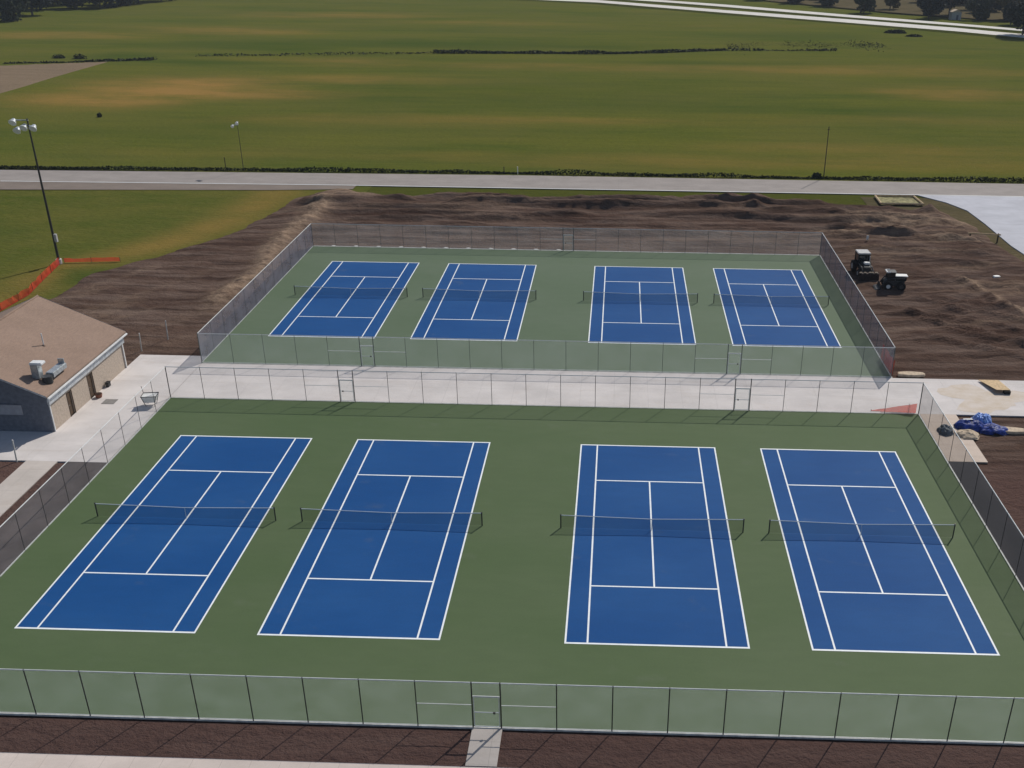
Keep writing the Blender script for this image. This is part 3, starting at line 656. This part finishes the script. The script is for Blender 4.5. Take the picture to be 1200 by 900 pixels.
for x in (-.85, -.4, .1, .35, .75): mb.box((x*1.15, -2.18, 1.03), (.3, .16, .13))
mb.build('bucket_rim', M_slab, t, bevel=.02)
tag(t, 'front loader tractor with dark cab and grey roof facing the camera on the dirt', 'tractor')
s = empty('skid_steer', (32.4, 107.2, 0.05), R(-3))
for sy in (-1, 1):
    for x in (-.75, .75):
        tt = MB().tube((x, sy*.72-.15, .52), (x, sy*.72+.15, .52), (.52), 18).build('wheel', M_black, s, bevel=.03)
        MB().tube((x, sy*.72-.17, .52), (x, sy*.72+.17, .52), .24, 12).build('rim', M_white if (x < 0 and sy < 0) else M_dgrey, tt)
MB().box((0, 0, .8), (2.3, 1.05, .75)).build('chassis', M_dgrey, s, bevel=.08)
MB().prism([(.1, 1.15), (1.3, 1.1), (1.35, 1.5), (.9, 1.62), (.1, 1.6)], -.5, .5, 'y').build('engine_cover', M_black, s, bevel=.04) 
MB().box((.75, 0, 1.66), (1.45, .9, .1)).build('top_panel', M_white, s, bevel=.03)
cb = MB().box((-.45, 0, 1.6), (.95, .95, 1.0)).build('cab', M_glass, s, bevel=.04)
MB().box((-.45, 0, 2.12), (1.1, 1.05, .08)).build('cab_roof', M_dgrey, cb)
MB().path([(-.98, -.5, 2.14), (-.98, .5, 2.14), (-.5, .52, 2.16)], .08).path([(-.98, -.5, 2.14), (-.6, -.5, 2.16)], .07).build('roll_bar', M_white, s)
for sy in (-1, 1): MB().path([(1.1, sy*.62, 1.5), (-.9, sy*.62, 1.35), (-1.5, sy*.62, .45)], .075, 6).build('lift_arm', M_dgrey, s)
MB().prism([(-1.55, .05), (-2.2, .03), (-2.05, .12), (-1.7, .2), (-1.6, .7)], -.8, .8, 'y').build('bucket', M_dgrey, s)
tag(s, 'small dark skid steer seen side-on with white top panel, right of the tractor', 'skid steer')
def slabobj(name, x, y, z, d, rz, mat, lab, cat, bev=.04, tilt=0):
    mb = MB(); n = 10; top = []
    rng = random.Random(hash(lab) % 1000 if False else len(lab)*7+int(x*10))
    for i in range(n):
        a = 2*math.pi*i/n; k = (abs(math.cos(a))**4+abs(math.sin(a))**4)**-.25*rng.uniform(.88, 1.05)
        top.append((math.cos(a)*k*d[0]/2, math.sin(a)*k*d[1]/2))
    mb.add([(a, b_, 0) for a, b_ in top]+[(a*.96, b_*.96, d[2]+tilt*a) for a, b_ in top], [tuple(range(n))[::-1], tuple(range(n, 2*n))]+[(i, (i+1) % n, (i+1) % n+n, i+n) for i in range(n)])
    o = mb.build(name, mat, bevel=bev); o.location = (x, y, z); o.rotation_euler = (0, 0, rz); tag(o, lab, cat); return o
slabobj('stone_slab', 28.1, 83.45, 0, (2.8, .9, .25), 0, M_slab, 'pale flat slab lying against the corner post of the rear courts', 'slab', tilt=0)
slabobj('stone', 45.9, 111.4, .1, (.9, .6, .3), .2, M_white, 'lone white stone on the dirt far right of the machines', 'stone')
slabobj('stone_slab', 33.2, 72.7, 0, (3.4, 1.0, .25), -.06, M_slab, 'long pale slab at the right edge below the concrete walkway', 'slab')
CB = ('pale crumpled bag between the blue tarp and the side paving', 'bag')
# plywood sheet on a block
p = empty('plywood_sheet', (35.1, 81.0, 0), 0)
MB().add([(-1.0, 1.5, .12), (.9, 1.5, .12), (1.0, -1.1, .38), (-.25, -1.1, .38), (-1.0, 1.5, .16), (.9, 1.5, .16), (1.0, -1.1, .42), (-.25, -1.1, .42)], [(0, 1, 2, 3), (4, 7, 6, 5), (0, 4, 5, 1), (1, 5, 6, 2), (2, 6, 7, 3), (3, 7, 4, 0)]).build('sheet', M_wood, p)
MB().box((.75, -1.0, .16), (.55, .45, .32)).build('prop_block', M_black, p)
tag(p, 'tan plywood sheet propped on a dark block on the right walkway', 'plywood')
# tarps: crumpled cloth heaps
def heap(name, x, y, rx, ry, h, mat, lab, cat, seed, parts=()):
    n = 26; gx, gy = np.meshgrid(np.linspace(-1, 1, n), np.linspace(-1, 1, n))
    rr = np.hypot(gx, gy)*(1+.35*(fbm(gx*2+9, gy*2+9, 3, seed)-.5)); hz_ = np.clip(1-rr**2.5, 0, 1)**.5*(.55+.75*fbm(gx*3+5, gy*3+5, 4, seed+1))
    gz = h*hz_; v = np.stack([gx*rx, gy*ry, gz+.01], -1).reshape(-1, 3).tolist()
    i = np.arange(n*n).reshape(n, n); f = np.stack([i[:-1, :-1], i[:-1, 1:], i[1:, 1:], i[1:, :-1]], -1).reshape(-1, 4); k = (rr.reshape(-1)[f] < 1.03).any(1)
    mb = MB(); mb.add(v, [tuple(q) for q in f[k].tolist()]); o = mb.build(name, mat); o.location = (x, y, 0); tag(o, lab, cat); return o
o = heap('tarp', 30.4, 73.3, 1.35, .85, .7, M_blue_tarp, 'dark blue tarp bundle on the paving right of the front courts', 'tarp', 3)
MB().box((-.3, .1, .72), (.8, .16, .05), .05).build('tarp_fold', M_white, o)
heap('tarp', 31.7, 74.3, .75, 1.0, .8, M_lblue_tarp, 'light blue crumpled plastic sheet on top of the walkway edge', 'tarp', 8)
heap('tarp', 32.2, 72.8, 1.3, .8, .5, M_blue_tarp, 'flat dark blue tarp spread on the dirt right of the other tarps', 'tarp', 15)
heap('cement_bag', 29.7, 71.9, .95, .75, .38, M_slab, *CB, 33)
heap('tarp', 28.0, 72.4, .62, .75, .55, M_tarp_grey, 'round grey tarp bundle on the side paving nearest the fence', 'tarp', 21)
# barrier by the parking lot
p = empty('barrier_gate', (47.7, 126.9, .2), R(-8))
MB().box((0, 0, .05), (.16, .16, 1.5)).build('post', M_pole, p); MB().box((3.6, 0, -.1), (.16, .16, 2.2)).build('post', M_pole, p); MB().box((1.8, -.1, .85), (4.2, .08, .18)).build('rail', M_wood, p)
tag(p, 'low wooden barrier with a tan rail beside the parking lot', 'barrier')
# straw mats near the lot
p = empty('straw_mat', (43.2, 146.6, -.08), 0)
mb = MB(); n = 14
for i in range(n):
    for j in range(8):
        q = [(-3.2+6.4*(i+a)/n, -2.3+4.6*(j+b_)/8) for a, b_ in ((0, 0), (1, 0), (1, 1), (0, 1))]
        mb.quad(*[(x, y, .05+.22*float(fbm(np.array(x*1.3+9), np.array(y*1.3+9), 3, 6))) for x, y in q])
mb.build('mat', M_straw, p); mb = MB()
mb.path([(-3.2, -2.3, .3), (3.2, -2.3, .3), (3.0, 2.3, .3), (-3.0, 2.3, .3), (-3.2, -2.3, .3)], .16)
mb.build('straw_roll', M_wood, p); tag(p, 'straw erosion mat framed by tan rolls on the grass by the road', 'straw mat')
# white sign stake behind the tractor
p = empty('survey_stake', (33.2, 124.0, 0)); MB().tube((0, 0, 0), (0, 0, 1.3), .05).build('shaft', M_wood, p); MB().box((0, -.03, 1.05), (.3, .05, .55)).build('flag', M_white, p)
tag(p, 'small white-topped survey stake in the dirt behind the tractor', 'stake')
# concrete footings along the far fence
for i in range(11):
    x = -37.6+i*2.95*1.9 if False else -37+i*2.94
    o = MB().tube((0, 0, -.03), (0, 0, .04), .24, 10, .2).build('post_footing', M_curb); o.location = (x, 119.55, 0); o.scale = (1.4, .8, 1)
    tag(o, 'pale concrete footing at the foot of the rear fence, %s from the left end' % ('first', 'second', 'third', 'fourth', 'fifth', 'sixth', 'seventh', 'eighth', 'ninth', 'tenth', 'eleventh')[i], 'footing', 'footings along the rear fence')

# ------------------------------------------------------------------ vegetation
def leaves(mb, n, fn, size, rng, flat=1.0):
    for _ in range(n):
        c = Vector(fn(rng)); a = Vector((rng.gauss(0, 1), rng.gauss(0, 1), rng.gauss(0, flat))).normalized(); b_ = a.orthogonal().normalized(); s = size*rng.uniform(.6, 1.4)
        b_ = (Matrix.Rotation(rng.uniform(0, 6.28), 3, a) @ b_); c2 = a.cross(b_)
        mb.quad(c-b_*s, c-c2*s*.7, c+b_*s, c+c2*s*.7)
def tree(x, y, h, rw, mat, lab, seed, low=.15, n=1500, size=.55):
    rng = random.Random(seed); t = empty('tree', (x, y, -.3))
    tk = MB(); tk.tube((0, 0, 0), (rng.uniform(-.3, .3), 0, h*.6), h*.028, 8, h*.014)
    lim = []
    for k in range(7):
        a = k*2.4+rng.random(); z0 = h*rng.uniform(.22, .5); L = rw*rng.uniform(.5, .85); e = (math.cos(a)*L, math.sin(a)*L, z0+h*rng.uniform(.15, .35)); tk.tube((0, 0, z0), e, h*.011, 5, h*.004); lim.append(e)
    tk.build('trunk', M_bark, t)
    lobes = [(rng.uniform(-.55, .55)*rw, rng.uniform(-.55, .55)*rw, h*rng.uniform(low+.15, .85), rw*rng.uniform(.32, .6)) for _ in range(11)]+[(e[0], e[1], e[2], rw*.4) for e in lim]
    def fn(r):
        l = r.choice(lobes); v = Vector((r.gauss(0, 1), r.gauss(0, 1), r.gauss(0, 1))).normalized()*l[3]*r.uniform(.55, 1.05)
        return (l[0]+v.x, l[1]+v.y, max(h*low*.5, l[2]+v.z*.85))
    cr = MB(); leaves(cr, n, fn, size, rng); cr.build('crown', mat, t)
    tag(t, lab, 'tree', 'trees beyond the highway' if x > 0 else 'trees at the far left edge of the meadow'); return t
K = [M_leaf_dark, M_leaf_mid, M_leaf_dry]
TL = [(-262, 402, 13, 6, 0, 'dark tree at the very corner of the far left wood, nearest the meadow edge'), (-246, 402, 11, 5, 1, 'greyish tree second from the corner of the far left wood'), (-250, 424, 14, 6, 0, 'tall dark tree in the far left wood where its edge bends back'),
      (-262, 452, 15, 7, 0, 'big dark tree behind the bend of the far left wood'), (-250, 460, 13, 5.5, 1, 'greyish tree with a bare pale trunk in the far left wood'), (-241, 464, 13, 6, 0, 'dark tree in the middle of the far left wood edge'),
      (-238, 478, 13, 6, 1, 'grey-green tree right of the middle of the far left wood'), (-236, 492, 13, 6, 0, 'dark tree near the right end of the far left wood'), (-232, 508, 12, 6, 0, 'last dark tree at the right end of the far left wood'),
      (-275, 425, 15, 7, 0, 'dark tree deep in the far left wood at the picture edge'), (-264, 480, 16, 7, 1, 'grey-green tree deep behind the far left wood'),
      (116, 492, 10, 4.5, 1, 'narrow grey tree left of the yellow clearing beyond the highway'), (140, 468, 11, 5.2, 0, 'round dark tree just left of the pale hut'), (153, 480, 15, 6, 0, 'tall dark tree directly behind the pale hut'),
      (160, 462, 9, 4.5, 1, 'grey-green tree right of the pale hut beyond the highway'), (172, 462, 10, 4, 2, 'yellowish tree right of the pale hut'), (168, 440, 8, 4, 0, 'low dark tree close behind the highway near the right edge'),
      (154, 392, 13, 6.5, 0, 'big dark tree at the right edge in front of the highway'), (176, 430, 14, 7, 0, 'dark tree at the right picture edge behind the highway'), (92, 548, 10, 5, 0, 'dark tree beyond the highway near the top middle right'),
      (76, 568, 10, 5, 1, 'grey tree farthest left beyond the highway'), (106, 530, 10, 5, 1, 'grey-green tree just right of the top middle beyond the highway'), (133, 510, 9, 4, 2, 'yellowish tree in the clearing beyond the highway'), (190, 476, 13, 6, 1, 'grey-green tree far behind at the right edge beyond the highway')]
for i, (x, y, h, rw, k, lab) in enumerate(TL): tree(x, y, h*1.15, rw*(1.45 if x < 0 else 1.15), K[k], lab, 100+i, low=.0 if k != 2 else .15, n=2800 if x < 0 else 2200, size=.7)
def wood(name, P_, h, n, size, mats, lab, seed):
    rng = random.Random(seed); P_ = [Vector(p_) for p_ in P_]
    mb = MB()
    xs_ = [p_.x for p_ in P_]; ys_ = [p_.y for p_ in P_]; cl = []
    while len(cl) < n:
        x, y = rng.uniform(min(xs_), max(xs_)), rng.uniform(min(ys_), max(ys_))
        if sdf(np.array([x]), np.array([y]), [tuple(p_) for p_ in P_])[0] > 1: cl.append((x, y, rng.uniform(.6, 1.15)*h, rng.uniform(3.2, 6.5)))
    for cx, cy, hh, rr in cl:
        mb.cur = rng.choices((0, 1, 2), (5, 3, .6))[0]
        def fn(r):
            v = Vector((r.gauss(0, 1), r.gauss(0, 1), r.gauss(0, 1))).normalized()*r.uniform(.6, 1.02)
            return (cx+v.x*rr, cy+v.y*rr, hh*.52+v.z*hh*.5)
        leaves(mb, 300, fn, size, rng)
    o = mb.build(name, mats); tag(o, lab, 'woodland', kind='stuff')
wood('woodland', [(-345, 395), (-268, 410), (-262, 462), (-246, 482), (-242, 530), (-300, 600), (-420, 560)], 13, 70, 1.0, K, 'dense dark wood filling the far left corner beyond the meadow', 61)
wood('woodland', [(92, 566), (140, 515), (176, 482), (215, 440), (262, 400), (330, 470), (240, 640), (100, 680)], 11, 70, 1.0, K, 'dark mass of trees beyond the highway at the far right', 62)
# pale hut among the trees
p = empty('hut', (150.5, 463.5, -.2)); MB().box((0, 0, 1.7), (4.2, 4, 3.4)).build('wall', M_grey, p); MB().prism([(-2.4, 3.4), (2.4, 3.4), (0, 4.4)], -2.3, 2.3, 'y').build('roof', M_slab, p); MB().box((.4, -2.03, 1.1), (1.0, .06, 2.1)).build('door', M_gable, p)
tag(p, 'small pale hut among the trees beyond the highway', 'hut')
# dry clearing beyond the highway
poly('clearing', [(60, 582), (128, 492), (165, 458), (240, 400), (300, 470), (200, 700), (60, 700)], .35, M_scrub)
# haze: thin even air round the whole scene
hz0 = MB().box((0, 850, 40), (2600, 2700, 84)).build('haze', bpy.data.materials.new('haze_air')); hz0['kind'] = 'stuff'; hz0['label'] = 'thin pale haze over the far fields'
hm = hz0.data.materials[0]; hm.use_nodes = True; hm.node_tree.nodes.clear(); ho = N(hm.node_tree, 'ShaderNodeOutputMaterial'); pv = N(hm.node_tree, 'ShaderNodeVolumePrincipled')
pv.inputs['Color'].default_value = (.80, .88, 1.0, 1); pv.inputs['Density'].default_value = .00012; hm.node_tree.links.new(pv.outputs[0], ho.inputs['Volume'])
# dark weeds along the far kerb for the ditch bank's shade, brush line, marsh brush
def band(name, pts, wd, h, n, size, mat, lab, seed):
    rng = random.Random(seed); L = [0]
    for a, b_ in zip(pts, pts[1:]): L.append(L[-1]+math.hypot(b_[0]-a[0], b_[1]-a[1]))
    def fn(r):
        s = r.uniform(0, L[-1]); i = max(k for k in range(len(L)-1) if L[k] <= s); t = (s-L[i])/(L[i+1]-L[i]); a, b_ = pts[i], pts[i+1]
        cl = float(fbm(np.array(s*.12), np.array(3.3), 3, seed)); hh = h*(.25+1.5*max(0, cl-.2)); u = r.random()
        return (a[0]+(b_[0]-a[0])*t, a[1]+(b_[1]-a[1])*t+r.gauss(0, wd)*(.5+cl), u*hh)
    mb = MB(); leaves(mb, n, fn, size, rng); o = mb.build(name, mat); tag(o, lab, 'weeds', kind='stuff'); return o
band('ditch_shade_weeds', [(-150, 155.2), (-103.7, 158.2), (-18, 160.2), (67, 160.1), (110, 158.5)], .22, .75, 15000, .16, M_weed, 'dark strip of tall weeds standing in for the shaded ditch bank across the road', 1)
band('brush_line', [(-60, 318), (-30, 320), (-2, 322), (14, 326), (34, 333)], .5, 1.1, 4500, .28, M_brush, 'thin dark line of brush running across the far meadow', 2)
band('brush_line', [(-130, 302), (-100, 309), (-60, 318)], .6, .7, 700, .25, M_brush, 'broken dark brush at the left half of the far meadow', 3)
band('marsh_brush', [(36, 342), (50, 348), (68, 350), (92, 354)], 6.0, .5, 3200, .22, M_brush, 'scattered dark marsh brush at the right of the far meadow', 4)
band('marsh_brush', [(34, 333), (58, 334), (72, 336)], .6, .9, 900, .3, M_brush, 'dark marsh brush line below the scattered clumps', 8)
band('field_margin_weeds', [(-176, 279), (-160, 283), (-149, 288), (-138, 292)], .5, .9, 900, .35, M_brush, 'dark weed margin along the top of the tilled field', 5)
def bush(x, y, rx, ry, h, n, lab, seed, sz=.22):
    rng = random.Random(seed); p = empty('bush', (x, y, -.1))
    def fn(r): v = Vector((r.gauss(0, 1), r.gauss(0, 1), abs(r.gauss(0, 1)))).normalized()*r.uniform(.5, 1); return (v.x*rx, v.y*ry, v.z*h)
    mb = MB(); leaves(mb, n, fn, sz, rng); mb.build('foliage', M_brush, p); MB().tube((0, 0, 0), (0, 0, h*.6), .06).build('stem', M_bark, p); tag(p, lab, 'bush')
bush(-110.5, 204, .5, .4, 1.0, 90, 'single dark bush in the orange patch of the left meadow', 1)
bush(-167, 292, 2.2, 1, 1.6, 300, 'left of two dark bushes above the tilled field', 2)
bush(-160.5, 291.5, 2.4, 1, 1.9, 300, 'right of two dark bushes above the tilled field', 3)
bush(107, 398, 4.5, 1.4, 1.6, 350, 'flat dark bush in the meadow below the highway', 4, .4)
bush(111, 386, 3.5, 1.2, 1.0, 250, 'lower flat dark bush in the meadow below the highway', 5, .4)
bush(33.3, 160.6, .9, .4, 1.1, 200, 'small dark bush at the foot of the utility pole', 6)
